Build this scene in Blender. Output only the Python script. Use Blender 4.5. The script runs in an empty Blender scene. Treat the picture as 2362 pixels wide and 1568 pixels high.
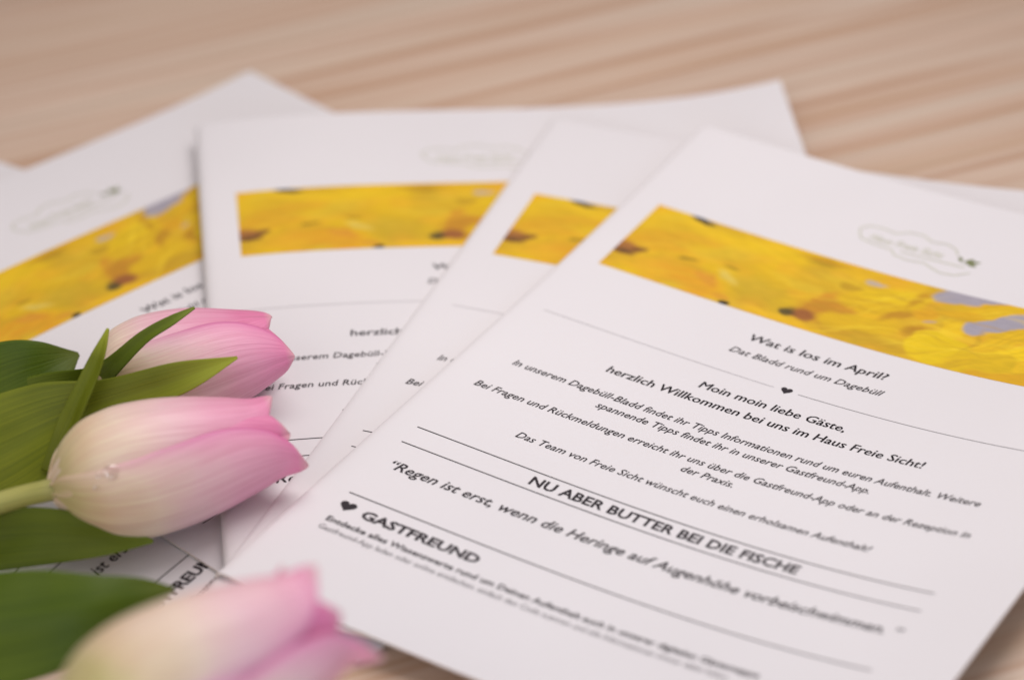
import bpy, bmesh, math, random
import numpy as np
from mathutils import Vector, Matrix

random.seed(4)
RNG = np.random.default_rng(11)
SC = bpy.context.scene
COL = SC.collection
MM = 0.001

# ------------------------------------------------------------------ camera
PITCH, ROLL, DIST = 0.5663029, -0.050199, 1163.424      # radians, radians, mm to the table centre
FPX = 3.5079573                                         # focal length in picture widths
_fw = np.array([0, math.cos(PITCH), -math.sin(PITCH)])
_rt = np.array([1.0, 0, 0])
_up = np.cross(_rt, _fw)
RT = _rt * math.cos(ROLL) + _up * math.sin(ROLL)
UP = -_rt * math.sin(ROLL) + _up * math.cos(ROLL)
CAM = -_fw * DIST
cam = bpy.data.cameras.new('camera')
cam_ob = bpy.data.objects.new('camera', cam)
COL.objects.link(cam_ob)
cam.sensor_width = 36
cam.lens = 36 * FPX
cam.clip_start = 0.05
cam.clip_end = 20
cam_ob.matrix_world = Matrix(((RT[0], UP[0], -_fw[0], CAM[0] * MM), (RT[1], UP[1], -_fw[1], CAM[1] * MM),
                              (RT[2], UP[2], -_fw[2], CAM[2] * MM), (0, 0, 0, 1)))
cam.dof.use_dof = True
cam.dof.focus_distance = 1.102
cam.dof.aperture_fstop = 5.0
SC.camera = cam_ob

# ------------------------------------------------------------------ room light
world = bpy.data.worlds.new('World')
SC.world = world
world.use_nodes = True
world.node_tree.nodes['Background'].inputs['Color'].default_value = (1.0, 0.945, 0.945, 1)
world.node_tree.nodes['Background'].inputs['Strength'].default_value = 0.33


def area(name, loc, target, sx, sy, power, col):
    l = bpy.data.lights.new(name, 'AREA')
    l.shape = 'RECTANGLE'
    l.size, l.size_y, l.energy, l.color = sx, sy, power, col
    o = bpy.data.objects.new(name, l)
    COL.objects.link(o)
    o.location = loc
    o.rotation_euler = (Vector(target) - Vector(loc)).to_track_quat('-Z', 'Y').to_euler()


area('overhead_light', (0.05, 0.02, 0.47), (0.00, -0.02, 0), 0.42, 0.42, 2.45, (1.0, 0.93, 0.935))  # soft lamp added close above the sheets so brightness falls off towards the corners
area('cool_window_light', (0.05, -0.95, 0.22), (-0.03, -0.15, 0), 0.5, 0.3, 2.8, (0.60, 0.78, 1.0))
area('room_fill_light', (-0.42, -0.75, 0.50), (-0.10, -0.10, 0), 0.7, 0.6, 2.6, (1.0, 0.96, 0.94))
SC.view_settings.view_transform = 'Standard'
SC.view_settings.look = 'None'
SC.view_settings.exposure = -0.27
SC.view_settings.gamma = 1.0
SC.cycles.max_bounces = 8
SC.cycles.use_denoising = True


# ------------------------------------------------------------------ helpers
def ray_point(px, py, z):
    """3-D point (mm) at height z seen at (px, py) of a 2361 px wide print of the photograph."""
    f = FPX * 2361
    d = _fw * f + RT * (px - 1180.5) - UP * (py - 784)
    t = (z - CAM[2]) / d[2]
    return CAM + d * t


def project(X):
    d = np.atleast_2d(X) - CAM
    z = d @ _fw
    return np.stack([1180.5 + FPX * 2361 * (d @ RT) / z, 784 - FPX * 2361 * (d @ UP) / z, z], -1)


def empty(name, loc=(0, 0, 0)):
    o = bpy.data.objects.new(name, None)
    COL.objects.link(o)
    o.location = [c * MM for c in loc]
    o.empty_display_size = 0.02
    return o


def tag(o, label=None, cat=None, group=None, kind=None):
    for k, v in (('label', label), ('category', cat), ('group', group), ('kind', kind)):
        if v:
            o[k] = v
    return o


def mesh_ob(name, verts, faces, mat, parent=None, smooth=True, colors=None, uvs=None):
    """verts in world mm; the object is placed so that it sits right under its parent's origin."""
    off = np.array(parent.location) if parent is not None else np.zeros(3)
    if parent is not None and parent.parent is not None:
        off = off + np.array(parent.parent.location)
    me = bpy.data.meshes.new(name)
    v = np.asarray(verts, float) * MM - off
    me.from_pydata(v.tolist(), [], [tuple(int(i) for i in f) for f in faces])
    if smooth:
        me.polygons.foreach_set('use_smooth', [True] * len(me.polygons))
    li = np.empty(len(me.loops), int)
    me.loops.foreach_get('vertex_index', li)
    if colors is not None:
        ca = me.color_attributes.new('print', 'FLOAT_COLOR', 'POINT')
        ca.data.foreach_set('color', np.concatenate([colors, np.ones((len(colors), 1))], 1).astype(np.float32).ravel())
    if uvs is not None:
        ul = me.uv_layers.new(name='uv')
        ul.data.foreach_set('uv', np.asarray(uvs, np.float32)[li].ravel())
    me.materials.append(mat)
    me.update()
    o = bpy.data.objects.new(name, me)
    COL.objects.link(o)
    if parent is not None:
        o.parent = parent
    return o


def grid_faces(nu, nv):
    i = np.arange(nu - 1)[None, :] + nu * np.arange(nv - 1)[:, None]
    i = i.ravel()
    return np.stack([i, i + 1, i + 1 + nu, i + nu], 1)


def noise2(h, w, cy, cx, seed):
    """smooth value noise of size h x w with cells cy x cx"""
    r = np.random.default_rng(seed)
    g = r.random((int(h / cy) + 3, int(w / cx) + 3))
    y = np.arange(h) / cy
    x = np.arange(w) / cx
    yi, xi = y.astype(int), x.astype(int)
    fy, fx = y - yi, x - xi
    fy, fx = (fy * fy * (3 - 2 * fy))[:, None], (fx * fx * (3 - 2 * fx))[None, :]
    a = g[np.ix_(yi, xi)]
    b = g[np.ix_(yi, xi + 1)]
    c = g[np.ix_(yi + 1, xi)]
    d = g[np.ix_(yi + 1, xi + 1)]
    return (a * (1 - fx) + b * fx) * (1 - fy) + (c * (1 - fx) + d * fx) * fy


class NT:
    def __init__(self, name):
        self.m = bpy.data.materials.new(name)
        self.m.use_nodes = True
        self.t = self.m.node_tree
        self.t.nodes.clear()

    def n(self, typ, ins=None, **props):
        nd = self.t.nodes.new(typ)
        for k, v in props.items():
            setattr(nd, k, v)
        for k, v in (ins or {}).items():
            s = nd.inputs[k]
            if isinstance(v, bpy.types.NodeSocket):
                self.t.links.new(v, s)
            else:
                s.default_value = v
        return nd

    def out(self, shader):
        o = self.t.nodes.new('ShaderNodeOutputMaterial')
        self.t.links.new(shader, o.inputs['Surface'])
        return self.m

    def ramp(self, fac, stops, interp='LINEAR'):
        r = self.n('ShaderNodeValToRGB', {'Fac': fac})
        r.color_ramp.interpolation = interp
        e = r.color_ramp.elements
        e[0].position, e[0].color = stops[0][0], (*stops[0][1], 1)
        e[1].position, e[1].color = stops[-1][0], (*stops[-1][1], 1)
        for p, c in stops[1:-1]:
            x = e.new(p)
            x.color = (*c, 1)
        return r.outputs['Color']

    def mix(self, fac, a, b, blend='MIX'):
        m = self.n('ShaderNodeMix', data_type='RGBA', blend_type=blend)
        for s, v in ((m.inputs[0], fac), (m.inputs[6], a), (m.inputs[7], b)):
            if isinstance(v, bpy.types.NodeSocket):
                self.t.links.new(v, s)
            else:
                s.default_value = v if isinstance(v, float) else (*v, 1)
        return m.outputs[2]

    def math(self, op, a, b=0.0, c=0.0):
        m = self.n('ShaderNodeMath', operation=op)
        for s, v in zip(m.inputs, (a, b, c)):
            if isinstance(v, bpy.types.NodeSocket):
                self.t.links.new(v, s)
            else:
                s.default_value = v
        return m.outputs[0]


# ------------------------------------------------------------------ materials
def make_paper():
    t = NT('paper')
    co = t.n('ShaderNodeTexCoord').outputs['Object']
    n1 = t.n('ShaderNodeTexNoise', {'Vector': co, 'Scale': 900.0, 'Detail': 3.0}).outputs['Fac']
    n2 = t.n('ShaderNodeTexNoise', {'Vector': co, 'Scale': 9.0, 'Detail': 2.0}).outputs['Fac']
    c = t.ramp(n2, [(0.3, (0.800, 0.770, 0.775)), (0.7, (0.835, 0.805, 0.81))])
    n3 = t.n('ShaderNodeTexNoise', {'Vector': co, 'Scale': 22.0, 'Detail': 1.0}).outputs['Fac']
    b0 = t.n('ShaderNodeBump', {'Height': n3, 'Strength': 0.35, 'Distance': 0.0012}).outputs['Normal']
    bump = t.n('ShaderNodeBump', {'Height': n1, 'Strength': 0.12, 'Distance': 0.0001, 'Normal': b0}).outputs['Normal']
    p = t.n('ShaderNodeBsdfPrincipled', {'Base Color': c, 'Roughness': 0.55, 'Normal': bump, 'Specular IOR Level': 0.35})
    tr = t.n('ShaderNodeBsdfTranslucent', {'Color': (0.8, 0.74, 0.74, 1)})
    mx = t.n('ShaderNodeMixShader', {0: 0.10, 1: p.outputs[0], 2: tr.outputs[0]})
    return t.out(mx.outputs[0])


def make_ink(name, col):
    t = NT(name)
    co = t.n('ShaderNodeTexCoord').outputs['Object']
    n = t.n('ShaderNodeTexNoise', {'Vector': co, 'Scale': 1500.0}).outputs['Fac']
    c = t.ramp(n, [(0.3, tuple(x * 0.8 for x in col)), (0.7, tuple(x * 1.25 for x in col))])
    p = t.n('ShaderNodeBsdfPrincipled', {'Base Color': c, 'Roughness': 0.6, 'Specular IOR Level': 0.3})
    return t.out(p.outputs[0])


def make_print():
    t = NT('printed_picture')
    c = t.n('ShaderNodeVertexColor', layer_name='print').outputs['Color']
    p = t.n('ShaderNodeBsdfPrincipled', {'Base Color': c, 'Roughness': 0.5, 'Specular IOR Level': 0.3})
    return t.out(p.outputs[0])


def make_wood():
    t = NT('pale_pine')
    co = t.n('ShaderNodeTexCoord').outputs['Object']
    rnd = t.n('ShaderNodeObjectInfo').outputs['Random']
    off = t.n('ShaderNodeCombineXYZ', {'X': t.math('MULTIPLY', rnd, 37.0), 'Y': t.math('MULTIPLY', rnd, 11.0)}).outputs[0]
    v = t.n('ShaderNodeVectorMath', {0: co, 1: off}, operation='ADD').outputs[0]

    def stretched(sx, sy, sc, det=3.0, dist=0.0):
        m = t.n('ShaderNodeMapping', {'Vector': v, 'Scale': (sx, sy, 1.0)}).outputs[0]
        return t.n('ShaderNodeTexNoise', {'Vector': m, 'Scale': sc, 'Detail': det, 'Distortion': dist}).outputs['Fac']
    broad = stretched(2.0, 38.0, 1.0, 3.0, 0.8)
    mid = stretched(2.5, 150.0, 1.0, 4.0, 1.2)
    fine = stretched(12.0, 800.0, 1.0, 2.0)
    c1 = t.ramp(broad, [(0.32, (0.560, 0.375, 0.255)), (0.43, (0.615, 0.445, 0.335)), (0.55, (0.640, 0.485, 0.380)),
                        (0.68, (0.650, 0.545, 0.445))])
    c2 = t.ramp(mid, [(0.34, (0.80, 0.68, 0.58)), (0.50, (1.0, 1.0, 1.0)), (0.66, (1.03, 1.10, 1.12))])
    c3 = t.ramp(fine, [(0.25, (0.90, 0.88, 0.86)), (0.7, (1.04, 1.04, 1.04))])
    c = t.mix(0.85, c1, c2, 'MULTIPLY')
    c = t.mix(0.8, c, c3, 'MULTIPLY')
    tone = t.ramp(rnd, [(0.0, (0.93, 0.90, 0.88)), (1.0, (1.04, 1.04, 1.03))])
    c = t.mix(1.0, c, tone, 'MULTIPLY')
    bump = t.n('ShaderNodeBump', {'Height': fine, 'Strength': 0.15, 'Distance': 0.0003}).outputs['Normal']
    p = t.n('ShaderNodeBsdfPrincipled', {'Base Color': c, 'Roughness': 0.45, 'Normal': bump, 'Specular IOR Level': 0.4})
    return t.out(p.outputs[0])


def make_petal(name, blush):
    """uv: u across the petal (0..1), v from the base (0) to the tip (1)"""
    t = NT(name)
    uv = t.n('ShaderNodeSeparateXYZ', {0: t.n('ShaderNodeUVMap', uv_map='uv').outputs[0]})
    u, v = uv.outputs[0], uv.outputs[1]
    au = t.math('ABSOLUTE', t.math('MULTIPLY_ADD', u, 2.0, -1.0))
    obj = t.n('ShaderNodeTexCoord').outputs['Object']
    wob = t.n('ShaderNodeTexNoise', {'Vector': obj, 'Scale': 45.0, 'Detail': 2.0}).outputs['Fac']
    f = t.math('ADD', v, t.math('MULTIPLY_ADD', wob, 0.30, -0.15 + blush))
    f = t.math('ADD', f, t.math('MULTIPLY', t.math('POWER', au, 5.0), 0.13))
    base = t.ramp(f, [(0.02, (0.68, 0.60, 0.26)), (0.14, (0.84, 0.67, 0.42)), (0.34, (0.93, 0.77, 0.61)),
                      (0.52, (0.93, 0.65, 0.67)), (0.70, (0.92, 0.49, 0.62)), (0.88, (0.90, 0.37, 0.56)), (0.99, (0.86, 0.27, 0.48))])
    # fine lengthwise veins
    cv = t.n('ShaderNodeCombineXYZ', {'X': t.math('MULTIPLY', u, 46.0), 'Y': t.math('MULTIPLY', v, 2.2)}).outputs[0]
    st = t.n('ShaderNodeTexNoise', {'Vector': cv, 'Scale': 1.0, 'Detail': 3.0}).outputs['Fac']
    veins = t.ramp(st, [(0.3, (0.90, 0.76, 0.80)), (0.7, (1.05, 1.08, 1.06))])
    c = t.mix(0.8, base, veins, 'MULTIPLY')
    # magenta rim towards the tip half
    rim = t.math('MULTIPLY', t.math('POWER', au, 9.0), t.n('ShaderNodeMapRange', {'Value': v, 'From Min': 0.10, 'From Max': 0.60}).outputs[0])
    c = t.mix(t.math('MULTIPLY', rim, 0.85), c, (0.70, 0.16, 0.40))
    tipw = t.n('ShaderNodeMapRange', {'Value': v, 'From Min': 0.955, 'From Max': 1.0}).outputs[0]
    c = t.mix(t.math('MULTIPLY', tipw, 0.6), c, (0.80, 0.62, 0.52))
    cb = t.n('ShaderNodeCombineXYZ', {'X': t.math('MULTIPLY', u, 30.0), 'Y': t.math('MULTIPLY', v, 3.0)}).outputs[0]
    bn = t.n('ShaderNodeTexNoise', {'Vector': cb, 'Scale': 1.0}).outputs['Fac']
    bump = t.n('ShaderNodeBump', {'Height': bn, 'Strength': 0.25, 'Distance': 0.0012}).outputs['Normal']
    p = t.n('ShaderNodeBsdfPrincipled', {'Base Color': c, 'Roughness': 0.42, 'Normal': bump, 'Specular IOR Level': 0.4,
                                         'Sheen Weight': 0.15})
    tr = t.n('ShaderNodeBsdfTranslucent', {'Color': c})
    mx = t.n('ShaderNodeMixShader', {0: 0.22, 1: p.outputs[0], 2: tr.outputs[0]})
    return t.out(mx.outputs[0])


def make_leaf(name, dark, light, tip):
    t = NT(name)
    uv = t.n('ShaderNodeSeparateXYZ', {0: t.n('ShaderNodeUVMap', uv_map='uv').outputs[0]})
    u, v = uv.outputs[0], uv.outputs[1]
    cv = t.n('ShaderNodeCombineXYZ', {'X': t.math('MULTIPLY', u, 30.0), 'Y': t.math('MULTIPLY', v, 1.5)}).outputs[0]
    st = t.n('ShaderNodeTexNoise', {'Vector': cv, 'Scale': 1.0, 'Detail': 3.0}).outputs['Fac']
    obj = t.n('ShaderNodeTexCoord').outputs['Object']
    bl = t.n('ShaderNodeTexNoise', {'Vector': obj, 'Scale': 28.0, 'Detail': 2.0}).outputs['Fac']
    c = t.ramp(bl, [(0.3, dark), (0.7, light)])
    vn = t.ramp(st, [(0.35, (0.74, 0.79, 0.72)), (0.65, (1.12, 1.10, 1.08))])
    c = t.mix(0.8, c, vn, 'MULTIPLY')
    tw = t.n('ShaderNodeMapRange', {'Value': v, 'From Min': 0.72, 'From Max': 1.0}).outputs[0]
    c = t.mix(t.math('MULTIPLY', tw, 0.8), c, tip)
    bump = t.n('ShaderNodeBump', {'Height': st, 'Strength': 0.3, 'Distance': 0.0008}).outputs['Normal']
    p = t.n('ShaderNodeBsdfPrincipled', {'Base Color': c, 'Roughness': 0.48, 'Normal': bump, 'Specular IOR Level': 0.28})
    tr = t.n('ShaderNodeBsdfTranslucent', {'Color': c})
    mx = t.n('ShaderNodeMixShader', {0: 0.22, 1: p.outputs[0], 2: tr.outputs[0]})
    return t.out(mx.outputs[0])


def make_water():
    t = NT('water')
    g = t.n('ShaderNodeBsdfGlossy', {'Color': (1, 1, 1, 1), 'Roughness': 0.12})
    tr = t.n('ShaderNodeBsdfTransparent', {'Color': (0.97, 0.95, 0.93, 1)})
    return t.out(t.n('ShaderNodeMixShader', {0: 0.13, 1: tr.outputs[0], 2: g.outputs[0]}).outputs[0])


M_PAPER = make_paper()
M_INK = make_ink('black_ink', (0.022, 0.016, 0.020))
M_GREY = make_ink('grey_ink', (0.16, 0.15, 0.155))
M_LIGHT = make_ink('pale_grey_ink', (0.40, 0.38, 0.39))
M_OLIVE = make_ink('olive_ink', (0.55, 0.55, 0.43))
M_OLIVE_D = make_ink('dark_olive_ink', (0.20, 0.22, 0.10))
M_PRINT = make_print()
M_EDGE = make_ink('cut_paper_edge', (0.62, 0.50, 0.42))
M_WOOD = make_wood()
M_PETAL = make_petal('pink_petal', 0.0)
M_PETAL_IN = make_petal('deep_pink_petal', 0.16)
M_PETAL_PALE = make_petal('pale_pink_petal', -0.16)
M_LEAF = make_leaf('leaf_green', (0.105, 0.150, 0.004), (0.175, 0.220, 0.014), (0.22, 0.28, 0.03))
M_LEAF_OLIVE = make_leaf('leaf_olive', (0.150, 0.175, 0.004), (0.240, 0.265, 0.018), (0.42, 0.46, 0.04))
M_LEAF_DARK = make_leaf('leaf_dark', (0.065, 0.115, 0.003), (0.115, 0.170, 0.009), (0.13, 0.16, 0.02))
M_STEM = make_leaf('stem_green', (0.42, 0.40, 0.10), (0.52, 0.50, 0.17), (0.55, 0.50, 0.24))
M_WATER = make_water()

# ------------------------------------------------------------------ table top of pale planks
GA = math.radians(21)
table = empty('wooden_table')
tag(table, kind='structure')
table.rotation_euler = (0, 0, 0)
PW, PT = 82.0, 26.0
gx, gy = np.array([math.cos(GA), math.sin(GA), 0]), np.array([-math.sin(GA), math.cos(GA), 0])


def box_mesh(name, lx, ly, lz, bev):
    bm = bmesh.new()
    bmesh.ops.create_cube(bm, size=1.0)
    for v in bm.verts:
        v.co = Vector((v.co.x * lx, v.co.y * ly, v.co.z * lz - lz / 2)) * MM
    bmesh.ops.bevel(bm, geom=list(bm.edges), offset=bev * MM, segments=1, affect='EDGES')
    me = bpy.data.meshes.new(name)
    bm.to_mesh(me)
    bm.free()
    me.materials.append(M_WOOD)
    return me


plank_me = box_mesh('plank', 1500, PW - 0.16, PT, 0.12)
for k in range(-5, 7):
    o = bpy.data.objects.new('plank', plank_me)
    COL.objects.link(o)
    o.parent = table
    c = gy * (k * PW + 18)
    o.location = (c[0] * MM, c[1] * MM, 0)
    o.rotation_euler = (0, 0, GA)

# ------------------------------------------------------------------ the fanned sheets
# x, y, turn of the top left corner, then the coefficients of the gentle bends of each sheet (mm)
SHEETS = [
    [-330.2645, -16.3408, 0.9534, 0.8927, -0.113, 0.5198, -0.1259, -0.1255, -0.2579, 0.5153, 0.0089, 0.2792, 0, 0, 0, 0],
    [-247.4024, 51.0175, 0.7354, 2.424, -1.2191, 1.329, -0.568, 0.5253, -0.2902, 1.4676, -0.4531, -1.0365, 0.0381, 0.0315, 0.0495, 0.0587],
    [-108.6626, 136.6212, 0.0784, 9.632, -2.2305, -2.7082, 0.1184, -1.1325, -2.13, 2.6971, 0.0338, -0.6959, 0.0595, 0.4044, 0.1124, 0.0786],
    [17.2159, 131.6459, -0.378, 8.2874, 0.7827, -4.1296, 4.2986, -1.6948, -4.3367, 0.6046, -0.003, 2.0892, 0.004, -0.2199, 0.0009, -0.0025],
    [68.599, 113.1916, -0.5671, 13.2244, 6.7055, -6.7673, 1.2595, -2.0613, -8.9135, 1.1938, -0.81, 0.118, 0.7665, 1.0669, 1.0746, 0.7632]]
W, H = 210.0, 297.0


def page(s, x, y, lift=0.0):
    bx, by, th, z0, a, b, c, d, e, g, k, m, p1, p2, p3, p4 = SHEETS[s]
    x, y = np.asarray(x, float), np.asarray(y, float)
    u, w = x / 210, y / 297
    h = (z0 + a * u + b * 4 * u * (1 - u) + c * w + d * 4 * w * (1 - w) + e * u * w + g * 10 * u * (1 - u) * (1 - 2 * u)
         + k * 10 * w * (1 - w) * (1 - 2 * w) + m * 16 * u * (1 - u) * w * (1 - w))
    if s > 1:       # long left edge bent down, shaped to give a shade line along it
        h = h - 2.2 * np.exp(-np.maximum(x, 0) / 1.2)
    xs = x + p1 * w + p2 * w * w
    ys = y + p3 * u + p4 * u * u
    return np.stack([bx + xs * math.cos(th) + ys * math.sin(th), by + xs * math.sin(th) - ys * math.cos(th), h + lift], -1)


def text_geo(body, bold=0.0, shear=0.0):
    c = bpy.data.curves.new('t', 'FONT')
    c.body = body
    c.shear = shear
    c.offset = bold
    c.resolution_u = 2
    o = bpy.data.objects.new('t', c)
    COL.objects.link(o)
    me = bpy.data.meshes.new_from_object(o.evaluated_get(bpy.context.evaluated_depsgraph_get()))
    v = np.empty(len(me.vertices) * 3)
    me.vertices.foreach_get('co', v)
    f = [tuple(p.vertices) for p in me.polygons]
    bpy.data.objects.remove(o)
    bpy.data.curves.remove(c)
    bpy.data.meshes.remove(me)
    v = v.reshape(-1, 3)[:, :2]
    if body[0] in 'WMh' and body[-1] in '?,!':      # heavier letters: a second pass of ink a hair to the right
        return np.concatenate([v, v + [0.016, 0.0], v + [0.032, 0.003]]), f + [tuple(i + k * len(v) for i in q) for k in (1, 2) for q in f]
    return v, f


def ribbon(pts, w, closed=False):
    """flat ribbon along 2-D page points"""
    p = np.array(pts, float)
    d = np.gradient(p, axis=0)
    d /= np.linalg.norm(d, axis=1)[:, None] + 1e-9
    n = np.stack([-d[:, 1], d[:, 0]], 1) * np.asarray(w).reshape(-1, 1) / 2
    v = np.concatenate([p + n, p - n])
    k = len(p)
    return v, [(i, i + 1, i + 1 + k, i + k) for i in range(k - 1)]


def merge(parts):
    V, F, o = [], [], 0
    for v, f in parts:
        V.append(np.asarray(v, float))
        F += [tuple(i + o for i in q) for q in f]
        o += len(v)
    return np.concatenate(V), F


def heart_geo(cx, cy, w, tilt=0.0):
    t = np.linspace(0, 2 * math.pi, 40, endpoint=False)
    x = 16 * np.sin(t) ** 3
    y = -(13 * np.cos(t) - 5 * np.cos(2 * t) - 2 * np.cos(3 * t) - np.cos(4 * t))
    p = np.stack([x, y], 1) * w / 32
    c, s = math.cos(tilt), math.sin(tilt)
    p = p @ np.array([[c, s], [-s, c]]) + [cx, cy]
    return np.concatenate([[[cx, cy]], p]), [(0, 1 + i, 1 + (i + 1) % 40) for i in range(40)]


def logo_geo():
    """pale hand-drawn outline with a line of script in it, and a small sprig at its right end"""
    t = np.linspace(0, 1, 60)
    A = []
    top = [(79, 33), (78.2, 30.5), (80.5, 27.8), (86, 27.4), (90, 28.4), (94, 25.6), (99, 25.2), (103, 27.6), (108, 26.6), (112, 28.2), (114, 31)]
    bot = [(79, 33), (81, 36), (87, 37.2), (93, 37.6), (95, 40), (100, 40.8), (106, 40), (109, 41.5), (113, 43), (118, 42.4), (122, 39)]
    for line in (top, bot):
        q = np.array(line, float)
        s = np.linspace(0, len(q) - 1, 50)
        i = np.minimum(s.astype(int), len(q) - 2)
        fr = (s - i)
        fr = fr * fr * (3 - 2 * fr) * 0.4 + fr * 0.6
        A.append(ribbon(q[i] * (1 - fr[:, None]) + q[i + 1] * fr[:, None], 0.55))
    A.append(ribbon(np.stack([np.linspace(96, 119, 12), 37.4 - 0.6 * np.linspace(0, 1, 12)], 1), 0.55))
    v, f = text_geo('Haus Freie Sicht', 0.01, 0.3)
    v = v * [27 / v[:, 0].max(), -5.0] + [83, 35.2]
    A.append((v, f))
    sprig = []
    for (x0, y0, ang, ln) in ((117.5, 34.5, -0.9, 4.2), (118, 34, -0.35, 5.2), (118.5, 34.2, 0.2, 4.0), (116.8, 34.2, -2.2, 3.2)):
        s = np.linspace(0, 1, 9)
        pts = np.stack([x0 + math.cos(ang) * ln * s, y0 + math.sin(ang) * ln * s], 1)
        sprig.append(ribbon(pts, 1.5 * np.sin(np.pi * np.clip(s, 0.04, 0.96)) + 0.05))
    return merge(A), merge(sprig)


# text lines: name, body, x0, x1, baseline, letter height scale, bold, shear, ink
LINES = [
    ('title', 'Wat is los im April?', 75.6, 124.2, 106.8, 5.3, 0.0, 0.12, M_INK),
    ('subtitle', 'Dat Bladd rund um Dagebüll', 73.0, 127.0, 115.4, 4.4, 0.004, 0.3, M_INK),
    ('greeting', 'Moin moin liebe Gäste,', 74.3, 125.2, 138.3, 5.3, 0.0, 0.12, M_INK),
    ('greeting', 'herzlich Willkommen bei uns im Haus Freie Sicht!', 45.4, 155.4, 146.2, 5.3, 0.0, 0.12, M_INK),
    ('text_line', 'In unserem Dagebüll-Bladd findet ihr Tipps Informationen rund um euren Aufenthalt. Weitere', 18.6, 179.9, 158.8, 4.5, 0.007, 0.25, M_INK),
    ('text_line', 'spannende Tipps findet ihr in unserer Gastfreund-App.', 52.2, 146.5, 164.8, 4.5, 0.007, 0.25, M_INK),
    ('text_line', 'Bei Fragen und Rückmeldungen erreicht ihr uns über die Gastfreund-App oder an der Rezeption in', 14.2, 184.0, 175.0, 4.5, 0.007, 0.25, M_INK),
    ('text_line', 'der Praxis.', 90.8, 108.6, 180.6, 4.5, 0.007, 0.25, M_INK),
    ('text_line', 'Das Team von Freie Sicht wünscht euch einen erholsamen Aufenthalt!', 39.4, 160.0, 192.0, 4.5, 0.006, 0.25, M_INK),
    ('headline', 'NU ABER BUTTER BEI DIE FISCHE', 55.0, 145.5, 210.7, 6.0, 0.026, 0.0, M_INK),
    ('quotation', '“Regen ist erst, wenn die Heringe auf Augenhöhe vorbeischwimmen. ”', 15.4, 186.4, 227.0, 6.0, 0.012, 0.25, M_INK),
    ('headline', 'GASTFREUND', 21.7, 62.2, 252.8, 5.6, 0.035, 0.0, M_INK),
    ('small_print', 'Entdecke alles Wissenswerte rund um Deinen Aufenthalt auch in unserer digitalen Gästemappe', 13.9, 158.3, 259.3, 3.5, 0.02, 0.0, M_INK),
    ('small_print', 'Gastfreund-App laden oder online entdecken: einfach den Code scannen und alle Informationen immer dabei haben', 13.9, 150.5, 263.6, 3.4, 0.0, 0.0, M_GREY),
]
GEO = [text_geo(l[1], l[6], l[7]) for l in LINES]
LOGO, SPRIG = logo_geo()


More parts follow.
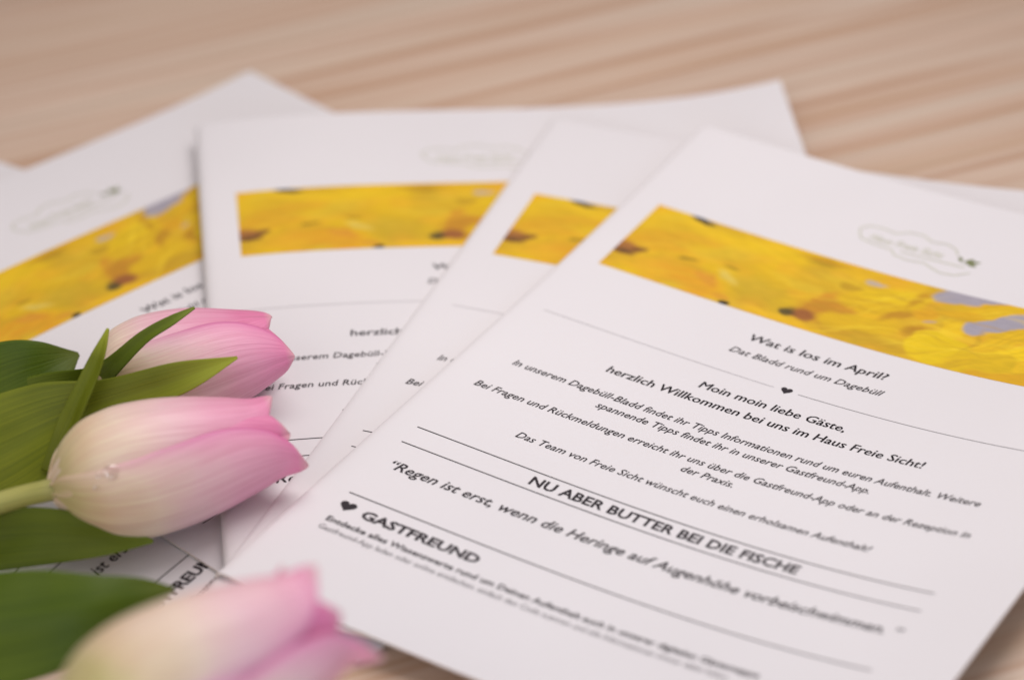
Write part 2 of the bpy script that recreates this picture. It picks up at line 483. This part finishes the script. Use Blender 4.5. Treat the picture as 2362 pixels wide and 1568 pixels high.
def banner_picture(nx, ny):
    """the printed photograph of yellow daisies; page mm coordinates x 12.7..187, y 50.4..92.2"""
    X, Y = np.meshgrid(np.linspace(12.7, 186.8, nx), np.linspace(50.4, 92.2, ny))
    sx, sy = nx / 174.0, ny / 41.8
    a = noise2(ny, nx, 9 * sy, 13 * sx, 3)
    b = noise2(ny, nx, 4 * sy, 9 * sx, 4)
    y1, y2, y3 = np.array([0.74, 0.46, 0.010]), np.array([0.60, 0.36, 0.016]), np.array([0.76, 0.38, 0.020])
    f = np.clip((a - 0.3) * 1.6, 0, 1)[..., None]
    img = y1 * (1 - f) + y2 * f
    g = (np.clip(b - 0.5, 0, 1) * 1.5)[..., None]
    img = img * (1 - g) + y3 * g

    X = X + 3.0 * (noise2(ny, nx, 5 * sy, 6 * sx, 31) - 0.5) + 0.9 * (noise2(ny, nx, 1.6 * sy, 2 * sx, 32) - 0.5)
    Y = Y + 2.6 * (noise2(ny, nx, 5 * sy, 7 * sx, 33) - 0.5) + 0.8 * (noise2(ny, nx, 1.5 * sy, 2.4 * sx, 34) - 0.5)

    def soft(m, e):
        return np.clip(m / e + 0.5, 0, 1)[..., None]

    def ell(cx, cy, rx, ry, ang, col, alpha=1.0, e=0.12, streak=0.0):
        c, s = math.cos(ang), math.sin(ang)
        dx, dy = X - cx, Y - cy
        u, v = (dx * c + dy * s) / rx, (-dx * s + dy * c) / ry
        m = soft(1 - np.sqrt(u * u + v * v), e) * alpha
        col = np.array(col)
        if streak:
            cc = col * (1 + streak * np.sin(v * 9 + u * 1.5)[..., None] * 0.5 + streak * (0.4 - 0.4 * u[..., None]))
        else:
            cc = col
        img[:] = img * (1 - m) + cc * m
    r = np.random.default_rng(8)
    # loose overlapping petals, broad soft strokes first
    for k in range(46):
        cx, cy = 15 + 172 * r.random(), 50 + 43 * r.random()
        an = -0.75 + 1.2 * r.random() * (1 if cx < 105 else 0.4)
        tone = np.array(((0.80, 0.52, 0.012), (0.60, 0.37, 0.016), (0.76, 0.38, 0.02), (0.70, 0.50, 0.03))[k % 4])
        ell(cx, cy, 7 + 7 * r.random(), 2.0 + 2.2 * r.random(), an, tone, 0.40, 0.8, 0.06)
    yel, gold, org, brn, sha = (0.78, 0.53, 0.008), (0.70, 0.44, 0.010), (0.72, 0.33, 0.015), (0.40, 0.17, 0.02), (0.50, 0.29, 0.012)
    # left daisy and the orange patch beside it
    ell(22, 71, 13, 6, -0.6, org, 0.45, 0.9)
    ell(15.9, 78.6, 6.4, 4.4, 0.1, (0.50, 0.22, 0.02), 0.9, 0.5)
    ell(16.2, 78.0, 4.6, 2.6, 0.1, (0.33, 0.13, 0.035), 0.9, 0.5)
    ell(16.8, 81.0, 4.6, 1.7, 0.05, (0.13, 0.06, 0.02), 0.9, 0.6)
    ell(21.0, 77.8, 1.8, 2.6, 0.3, (0.15, 0.06, 0.02), 0.8, 0.7)
    ell(44, 85, 11, 5.5, 0.25, org, 0.75, 0.7)
    ell(47, 82, 4, 2.6, 0.5, (0.62, 0.25, 0.03), 0.6, 0.8)
    ell(56, 88.5, 3.5, 1.8, 0.4, (0.66, 0.28, 0.03), 0.6, 0.8)
    ell(66, 79, 13, 6.5, 0.1, (0.52, 0.36, 0.018), 0.55, 0.9)
    ell(54, 57, 18, 4, -0.05, yel, 0.6, 0.9)
    # the orange flower in the middle, a fan of short petals
    for k in range(9):
        an = -1.25 + 0.17 * k
        ell(83 + math.cos(an) * 9, 84 + math.sin(an) * 8, 9.5, 2.0, an, (0.56 + 0.05 * r.random(), 0.27, 0.018), 0.85, 0.5, 0.1)
    ell(88, 79.5, 8.5, 5.0, -0.6, (0.50, 0.225, 0.018), 0.6, 0.9)
    ell(84.5, 84.6, 4.6, 2.6, 0.15, (0.30, 0.10, 0.03), 0.9, 0.6)
    ell(79.4, 85.0, 2.8, 2.1, 0.3, (0.085, 0.065, 0.02), 0.95, 0.6)
    for k in range(7):
        ell(70 + k * 5, 90.6 - 0.5 * r.random(), 5.5, 1.5, -0.15, (0.76, 0.44, 0.012), 0.75, 0.6)
    ell(77, 53.2, 9, 1.7, 0.03, (0.50, 0.25, 0.012), 0.8, 0.7)
    ell(76, 55.6, 5, 1.2, 0.0, (0.36, 0.22, 0.010), 0.6, 0.8)
    ell(91, 62.3, 5.0, 1.7, 0.0, sha, 0.8, 0.6)
    # right half: big petals
    ell(104, 66, 14, 7.0, -0.30, gold, 0.95, 0.20)
    ell(106, 62, 12, 3.6, -0.25, yel, 0.80, 0.45)
    ell(102, 81, 13, 5.5, -0.15, gold, 0.90, 0.25)
    ell(104, 88, 15, 3.6, 0.05, sha, 0.60, 0.6)
    ell(113.6, 59.5, 1.9, 5.0, 0.25, (0.46, 0.20, 0.012), 0.7, 0.9)
    ell(111.6, 70.5, 6.0, 1.8, -0.75, (0.43, 0.19, 0.014), 0.7, 0.9)
    ell(119.5, 66.5, 4.2, 3.6, -0.5, (0.70, 0.36, 0.012), 0.9, 0.5)
    ell(120.3, 76.2, 4.2, 2.9, -0.4, (0.40, 0.18, 0.010), 0.75, 0.9)
    ell(124.5, 53.2, 8.2, 4.3, -0.20, (0.36, 0.33, 0.375), 1.0, 0.25)
    ell(134, 50.5, 7, 2.0, -0.1, (0.36, 0.33, 0.375), 1.0, 0.3)
    ell(145.5, 60.5, 13.5, 3.6, -0.62, (0.36, 0.33, 0.375), 1.0, 0.22)
    ell(138.0, 67.0, 3.8, 3.4, -0.6, (0.36, 0.33, 0.375), 1.0, 0.3)
    ell(98.0, 57.4, 4.0, 1.1, 0.0, (0.48, 0.40, 0.34), 0.9, 0.6)
    ell(121.5, 70.3, 2.2, 0.9, -0.3, (0.50, 0.36, 0.28), 0.8, 0.6)
    ell(137, 57.0, 13, 2.9, -0.50, gold, 1.0, 0.20, 0.10)
    ell(130, 61.8, 8, 2.6, -0.25, (0.70, 0.40, 0.01), 1.0, 0.3)
    ell(131, 71, 5, 4.5, 0.4, (0.78, 0.50, 0.01), 1.0, 0.25)
    ell(149, 70, 12, 4.4, -0.85, gold, 1.0, 0.20, 0.12)
    ell(156, 76, 14, 4.2, -0.55, yel, 1.0, 0.2, 0.12)
    ell(131, 82.5, 12, 8.6, 0.15, (0.74, 0.51, 0.006), 1.0, 0.12, 0.05)
    ell(147, 85, 12, 6.0, -0.5, (0.66, 0.43, 0.008), 0.95, 0.2, 0.08)
    ell(159, 90, 16, 4, -0.2, (0.66, 0.36, 0.01), 0.9, 0.3)
    ell(172, 58, 8, 4, 0.5, (0.36, 0.33, 0.375), 0.9, 0.3)
    ell(178, 80, 12, 6, -0.9, yel, 0.9, 0.3, 0.1)
    ell(140, 74.5, 1.0, 7, 0.1, sha, 0.55, 0.9)
    for k in range(60):
        cx, cy = 95 + 90 * r.random(), 50 + 43 * r.random()
        ell(cx, cy, 6 + 6 * r.random(), 0.35 + 0.4 * r.random(), -0.9 + 1.1 * r.random(), ((0.50, 0.28, 0.012), (0.86, 0.62, 0.03))[k % 2], 0.35, 1.2)
    for k in range(30):
        cx, cy = 13 + 90 * r.random(), 50 + 43 * r.random()
        ell(cx, cy, 6 + 6 * r.random(), 0.4 + 0.5 * r.random(), -0.4 + 0.8 * r.random(), ((0.52, 0.31, 0.015), (0.84, 0.58, 0.03))[k % 2], 0.25, 1.4)
    # small marks
    ell(38.0, 75.0, 3.3, 1.1, -0.12, (0.30, 0.19, 0.01), 0.9, 0.7)
    ell(52.0, 71.4, 3.6, 0.9, 0.05, (0.34, 0.22, 0.01), 0.8, 0.7)
    ell(31.5, 52.2, 5.0, 1.5, 0.02, (0.035, 0.035, 0.03), 1.0, 0.4)
    ell(59.2, 91.6, 1.8, 1.0, 0, (0.02, 0.02, 0.015), 1.0, 0.4)
    ell(52.5, 77.6, 5, 2.0, 0.5, (0.70, 0.55, 0.12), 0.6, 0.8)
    fine = noise2(ny, nx, 0.9 * sy, 3.0 * sx, 6)[..., None]
    img *= 0.95 + 0.1 * fine
    return np.clip(img, 0, 1).reshape(-1, 3)


SHEET_LABEL = [
    'lowest printed sheet of the fan, its text showing between the tulip leaves',
    'leftmost printed sheet with a flower picture, tilted up to the right behind the tulips',
    'nearly straight printed sheet in the middle of the fan, its left edge lifted',
    'printed sheet showing only a narrow strip beside the topmost one',
    'topmost printed sheet at the right, readable greeting under a yellow flower picture',
]
VISIBLE = [  # indices of LINES worth building on each sheet, rules, hearts
    [9, 10, 11, 12], [0, 1, 2, 3, 9, 10], [0, 1, 2, 3, 4, 5, 6, 8, 10], [4, 6], list(range(len(LINES)))]
NXB = [(180, 44), (290, 70), (290, 70), (290, 70), (520, 125)]
for s in range(5):
    base = page(s, 105, 148)
    root = empty('printed_sheet', (base[0], base[1], 0))
    tag(root, SHEET_LABEL[s], 'sheet of paper', 'fan of five printed information sheets on the table')
    cols = np.concatenate([[0, .25, .5, .8, 1.2, 1.7, 2.4, 3.4, 4.2], np.linspace(5, W, 42)])
    nu, nv = len(cols), 60
    X, Y = np.meshgrid(cols, np.linspace(0, H + (3.0 if s == 3 else 0.0), nv))
    P = page(s, X.ravel(), Y.ravel())
    F = grid_faces(nu, nv)[:, ::-1]
    o = mesh_ob('paper', P, F, M_PAPER, root)
    sol = o.modifiers.new('thickness', 'SOLIDIFY')
    sol.thickness, sol.offset = 0.0007, -1
    o.data.materials.append(M_EDGE)
    sol.material_offset_rim = 1
    es = o.modifiers.new('crisp_edges', 'EDGE_SPLIT')
    es.split_angle = math.radians(40)

    def flat(name, geo, mat, lift=0.10):
        v, f = geo
        q = mesh_ob(name, page(s, v[:, 0], v[:, 1], lift), f, mat, root, smooth=False)
        return q
    nx, ny = NXB[s]
    bx, by = np.meshgrid(np.linspace(12.7, 186.8, nx), np.linspace(50.4, 92.2, ny))
    if s == 4:
        by = by + 0.8
    if s > 0:
        mesh_ob('flower_picture', page(s, bx.ravel(), by.ravel(), 0.06), grid_faces(nx, ny)[:, ::-1], M_PRINT, root,
                colors=banner_picture(nx, ny))
    for i in VISIBLE[s]:
        nm, body, x0, x1, yb, hh, bold, sh, mat = LINES[i]
        v, f = GEO[i]
        lo, hi = v[:, 0].min(), v[:, 0].max()
        v2 = np.stack([x0 + (v[:, 0] - lo) / (hi - lo) * (x1 - x0), yb - v[:, 1] * hh], 1)
        flat(nm, (v2, f), mat)
    n = 60

    def rule(name, x0, x1, y, w, mat):
        flat(name, ribbon(np.stack([np.linspace(x0, x1, n), np.full(n, y)], 1), w), mat, 0.08)
    if s > 0:
        rule('heart_rule', 11.6, 95.0, 126.4, 0.22, M_LIGHT)
        rule('heart_rule', 103.5, 186.6, 126.4, 0.22, M_GREY)
        flat('logo', LOGO, M_OLIVE)
        flat('logo_sprig', SPRIG, M_OLIVE_D)
    if s in (1, 2, 4):
        flat('heart', heart_geo(99.3, 126.2, 3.9), M_INK)
    rule('rule_line', 11.8, 186.7, 204.15, 0.42, M_INK)
    rule('rule_line', 11.8, 186.7, 213.35, 0.42, M_INK)
    rule('rule_line', 12.6, 186.0, 244.0, 0.46, M_INK)
    if s in (0, 4):
        flat('heart', heart_geo(16.0, 250.1, 5.4), M_INK)


# ------------------------------------------------------------------ tulips
def curve(ts, xs, t):
    """smooth (monotone-ish Hermite) interpolation"""
    ts, xs = np.array(ts, float), np.array(xs, float)
    m = np.gradient(xs, ts, axis=0)
    i = np.clip(np.searchsorted(ts, t, side='right') - 1, 0, len(ts) - 2)
    h = ts[i + 1] - ts[i]
    u = (t - ts[i]) / h
    if xs.ndim == 2:
        h, u = h[:, None], u[:, None]
    return ((2 * u ** 3 - 3 * u ** 2 + 1) * xs[i] + (u ** 3 - 2 * u ** 2 + u) * h * m[i]
            + (-2 * u ** 3 + 3 * u ** 2) * xs[i + 1] + (u ** 3 - u ** 2) * h * m[i + 1])


def petal(A, B, roll, L, R, wid, layer, mat, parent, flare=0.0, tipx=0.0, seed=0, name='petal', tt=None):
    """A base point, B unit axis; roll angle about the axis; L length, R bloom radius, wid half width of the petal (mm)"""
    nu, nv = 25, 41
    up = np.array([0, 0, 1.0]) - B * B[2]
    up /= np.linalg.norm(up)
    side = np.cross(B, up)
    t = np.linspace(0, 1, nv)
    r = curve([0, .05, .14, .28, .45, .62, .80, .92, 1.0], [.14, .50, .82, .99, 1.0, .91, .74, .62, .52 + flare], t) * R * layer
    hw = curve([0, .06, .18, .35, .52, .70, .84, .93, .98, 1.0], [.34, .60, .86, .98, 1.0, .93, .71, .45, .24, .03], t) * wid
    rs = np.random.default_rng(seed)
    ph1, ph2 = rs.random() * 6, rs.random() * 6
    V, UV = [], []
    for j in range(nv):
        for i in range(nu):
            s = (i / (nu - 1)) * 2 - 1
            arc = s * hw[j]
            rr = max(r[j], 2.0)
            lim = 1.45
            ang = max(-lim, min(lim, arc / rr))
            rad = r[j] * (1 - 0.10 * s * s) + abs(s) ** 3 * 0.9 * math.sin(ph1 + t[j] * 7 + s) * t[j]
            rad += 0.35 * math.sin(ph2 + s * 5 + t[j] * 3) * t[j]
            rad += -0.7 * math.exp(-(s / 0.10) ** 2) * (t[j] > 0.05) * (1 - 0.5 * t[j])
            zz = t[j] * L - abs(s) ** 2.5 * 0.02 * L
            p = A + B * zz + (up * math.cos(roll + ang) + side * math.sin(roll + ang)) * rad + side * 0 + (
                up * math.cos(roll) + side * math.sin(roll)) * 0
            p = p + (-up * math.sin(roll) + side * math.cos(roll)) * tipx * t[j] ** 3
            V.append(p)
            UV.append(((s + 1) / 2, t[j]))
    F = grid_faces(nu, nv)
    o = mesh_ob(name, V, F, mat, parent, uvs=UV)
    m = o.modifiers.new('thickness', 'SOLIDIFY')
    m.thickness, m.offset = 0.0006, 0
    m = o.modifiers.new('smooth', 'SUBSURF')
    m.levels = m.render_levels = 1
    return o, np.array(V)


def tube(pts, rad, mat, parent, name='stem', n=20, k=48):
    P = np.array(pts, float)
    ts = np.linspace(0, 1, len(P))
    t = np.linspace(0, 1, k)
    Q = curve(ts, P, t)
    R = curve(ts, rad, t)
    D = np.gradient(Q, axis=0)
    D /= np.linalg.norm(D, axis=1)[:, None]
    V, UV = [], []
    for j in range(k):
        a = np.cross(D[j], [0, 0, 1.0])
        a /= np.linalg.norm(a)
        b = np.cross(a, D[j])
        for i in range(n):
            an = 2 * math.pi * i / n
            V.append(Q[j] + (a * math.cos(an) + b * math.sin(an)) * R[j])
            UV.append((i / n, t[j]))
    F = [(j * n + i, j * n + (i + 1) % n, (j + 1) * n + (i + 1) % n, (j + 1) * n + i) for j in range(k - 1) for i in range(n)]
    F += [tuple(range(n))[::-1], tuple(range((k - 1) * n, k * n))]
    return mesh_ob(name, V, F, mat, parent, uvs=UV)


def leaf(spine, hw, tilt, fold, mat, parent, name='leaf'):
    """spine: (px, py, z) points from the base to the tip; hw half widths in mm; tilt: angle of the blade about its spine"""
    P = np.array([ray_point(*p) for p in spine])
    ts = np.linspace(0, 1, len(P))
    k, nu = 61, 15
    t = np.linspace(0, 1, k)
    Q = curve(ts, P, t)
    Wd = np.maximum(curve(ts, hw, t), 0.05)
    Tl = curve(ts, tilt, t)
    Fo = curve(ts, fold, t)
    D = np.gradient(Q, axis=0)
    D /= np.linalg.norm(D, axis=1)[:, None]
    V, UV = [], []
    for j in range(k):
        view = (CAM - Q[j])
        view /= np.linalg.norm(view)
        a = np.cross(D[j], view)
        a /= np.linalg.norm(a)
        nrm = np.cross(a, D[j])
        aa = a * math.cos(Tl[j]) + nrm * math.sin(Tl[j])
        nn = np.cross(aa, D[j])
        for i in range(nu):
            s = i / (nu - 1) * 2 - 1
            lift = (math.sqrt(s * s + 0.02) - 0.14) * Fo[j] * Wd[j] + 0.04 * Wd[j] * math.sin(t[j] * 14 + s * 3)
            V.append(Q[j] + aa * s * Wd[j] + nn * lift)
            UV.append(((s + 1) / 2, t[j]))
    o = mesh_ob(name, V, grid_faces(nu, k), mat, parent, uvs=UV)
    m = o.modifiers.new('thickness', 'SOLIDIFY')
    m.thickness, m.offset = 0.0007, 0
    m = o.modifiers.new('smooth', 'SUBSURF')
    m.levels = m.render_levels = 1
    return o


def bloom(root, a, b, R, rolls, mats, Ls, wids, layers, flares, tipxs, seeds):
    A, Bp = ray_point(*a), ray_point(*b)
    L = np.linalg.norm(Bp - A)
    ax = (Bp - A) / L
    out = []
    for k in range(len(rolls)):
        out.append(petal(A, ax, math.radians(rolls[k]), L * Ls[k], R, wids[k], layers[k], mats[k], root, flares[k], tipxs[k], seeds[k]))
    return A, ax, L, out


GROUP = 'pink tulips laid on the sheets'
# middle tulip, in focus, with a drop of water
rt = empty('tulip', (*ray_point(400, 1050, 28)[:2], 0))
tag(rt, 'middle tulip of the three, cream and pink, water drops near its stem', 'tulip', GROUP)
A2, ax2, L2, pet2 = bloom(rt, (122, 1128, 27), (690, 985, 29), 19.8,
                          [190, 62, -60, 116, -4, 236], [M_PETAL_IN, M_PETAL_IN, M_PETAL_IN, M_PETAL, M_PETAL, M_PETAL],
                          [.90, .935, .88, .985, .91, .94], [25, 20, 25, 26, 25, 26], [.88, .92, .88, 1.05, .98, 1.0],
                          [.0, .08, .0, .12, .12, .1], [0, 0, 0, 0, 0, 0], [1, 2, 3, 4, 5, 6])
tube([ray_point(-420, 1290, 16), ray_point(-150, 1205, 22), ray_point(30, 1150, 25), ray_point(100, 1133, 26.5), ray_point(160, 1119, 27.5)],
     [3.6, 3.5, 3.3, 3.3, 3.6], M_STEM, rt)
leaf([(-300, 1180, 12), (-60, 1075, 20), (120, 985, 27), (260, 925, 33), (420, 872, 39), (548, 824, 43)],
     [12, 17, 14, 7.0, 5.0, 0.4], [0.2, 0.25, 0.3, 0.3, 0.2, 0.1], [.15, .18, .25, .3, .35, .3], M_LEAF_OLIVE, rt)
leaf([(110, 1090, 20), (150, 1000, 30), (195, 900, 40), (228, 820, 48), (249, 757, 54)],
     [2.4, 3.4, 3.2, 2.2, 0.4], [0.5, 0.5, 0.5, 0.4, 0.3], [.3, .35, .4, .4, .3], M_LEAF_OLIVE, rt)
leaf([(-320, 1290, 8), (-80, 1252, 12), (100, 1236, 16), (240, 1238, 17), (354, 1248, 12)],
     [10, 9.5, 8.5, 5.5, 0.5], [0.1, 0.1, 0.0, -0.1, 0], [.12, .12, .15, .2, .2], M_LEAF, rt)


def drop(px, py, rad, squash=0.28):
    best = None
    for o, V in pet2:
        q = project(V)
        d = np.hypot(q[:, 0] - px, q[:, 1] - py)
        i = np.argsort(d)[:6]
        k = i[np.argmin(q[i, 2])]
        if best is None or q[k, 2] < best[1]:
            best = (V[k], q[k, 2])
    P0 = best[0]
    c = A2 + ax2 * ((P0 - A2) @ ax2)
    n = Vector((P0 - c) / np.linalg.norm(P0 - c))
    bm = bmesh.new()
    bmesh.ops.create_uvsphere(bm, u_segments=24, v_segments=14, radius=1)
    m = Matrix.Translation(Vector(P0) + n * 0.35) @ n.to_track_quat('Z', 'Y').to_matrix().to_4x4() @ Matrix.Diagonal((rad, rad * 0.85, rad * squash, 1))
    bmesh.ops.transform(bm, matrix=m, verts=bm.verts)
    V = [tuple(v.co) for v in bm.verts]
    F = [tuple(v.index for v in f.verts) for f in bm.faces]
    bm.free()
    return mesh_ob('water_drop', V, F, M_WATER, rt)


for q in ((243, 1062, 2.7), (247, 1092, 1.5), (203, 1078, 1.1), (212, 1122, 1.1)):
    drop(*q)

# upper tulip
r1 = empty('tulip', (*ray_point(480, 820, 28)[:2], 0))
tag(r1, 'pink tulip lying furthest back, a yellow tipped leaf crossing it', 'tulip', GROUP)
bloom(r1, (210, 900, 20), (674, 782, 27), 19.6,
      [180, 60, -60, -5, 84, 215], [M_PETAL_IN, M_PETAL_IN, M_PETAL_IN, M_PETAL_IN, M_PETAL, M_PETAL],
      [.88, .95, .90, .93, .985, .94], [22, 17, 22, 24, 22, 22], [.86, .92, .88, .94, 1.04, 1.0],
      [.0, .0, .05, .0, .05, .0], [0] * 6, [11, 12, 13, 14, 15, 16])
tube([ray_point(-400, 1110, 10), ray_point(-100, 1000, 13), ray_point(120, 930, 17), ray_point(240, 896, 20.5)],
     [3.4, 3.3, 3.2, 3.5], M_STEM, r1)
leaf([(-330, 1060, 6), (-120, 960, 12), (20, 890, 17), (110, 850, 20), (182, 816, 20)],
     [14, 17, 14.5, 9.5, 0.6], [0.1] * 5, [.12] * 5, M_LEAF_DARK, r1)
leaf([(-100, 1000, 8), (80, 930, 12), (200, 892, 20), (256, 848, 36), (330, 780, 46), (395, 740, 50), (449, 709, 52)],
     [9, 8.5, 6.0, 3.2, 2.1, 1.6, 0.4], [0.3, 0.2, 0.2, 0.2, 0.3, 0.3, 0.3], [.2, .2, .3, .35, .35, .35, .3], M_LEAF, r1)

# front tulip, blurred
r3 = empty('tulip', (*ray_point(450, 1480, 40)[:2], 0))
tag(r3, 'blurred pink tulip closest to the camera, below the middle one', 'tulip', GROUP)
bloom(r3, (150, 1722, 60), (775, 1396, 72), 23.5,
      [180, 60, -60, 122, 4, 250], [M_PETAL, M_PETAL_IN, M_PETAL, M_PETAL_PALE, M_PETAL_PALE, M_PETAL_PALE],
      [.93, .97, .92, 1.05, .97, 1.00], [23, 19, 21, 24, 23, 24], [.86, .90, .90, 1.06, .99, 1.0],
      [.0, .05, .25, .22, .16, .3], [0] * 6, [21, 22, 23, 24, 25, 26])
tube([ray_point(-300, 1960, 40), ray_point(-100, 1860, 50), ray_point(70, 1765, 58), ray_point(170, 1711, 60)],
     [3.8, 3.8, 3.6, 3.8], M_STEM, r3)
leaf([(-350, 1520, 14), (-120, 1470, 22), (80, 1436, 28), (220, 1405, 30), (330, 1372, 29), (400, 1356, 26)],
     [14, 16.5, 15.0, 10.5, 5.5, 0.5], [0.1, 0.1, 0.0, 0.0, 0.0, 0.0], [-.25, -.28, -.3, -.3, -.3, -.2], M_LEAF_DARK, r3)
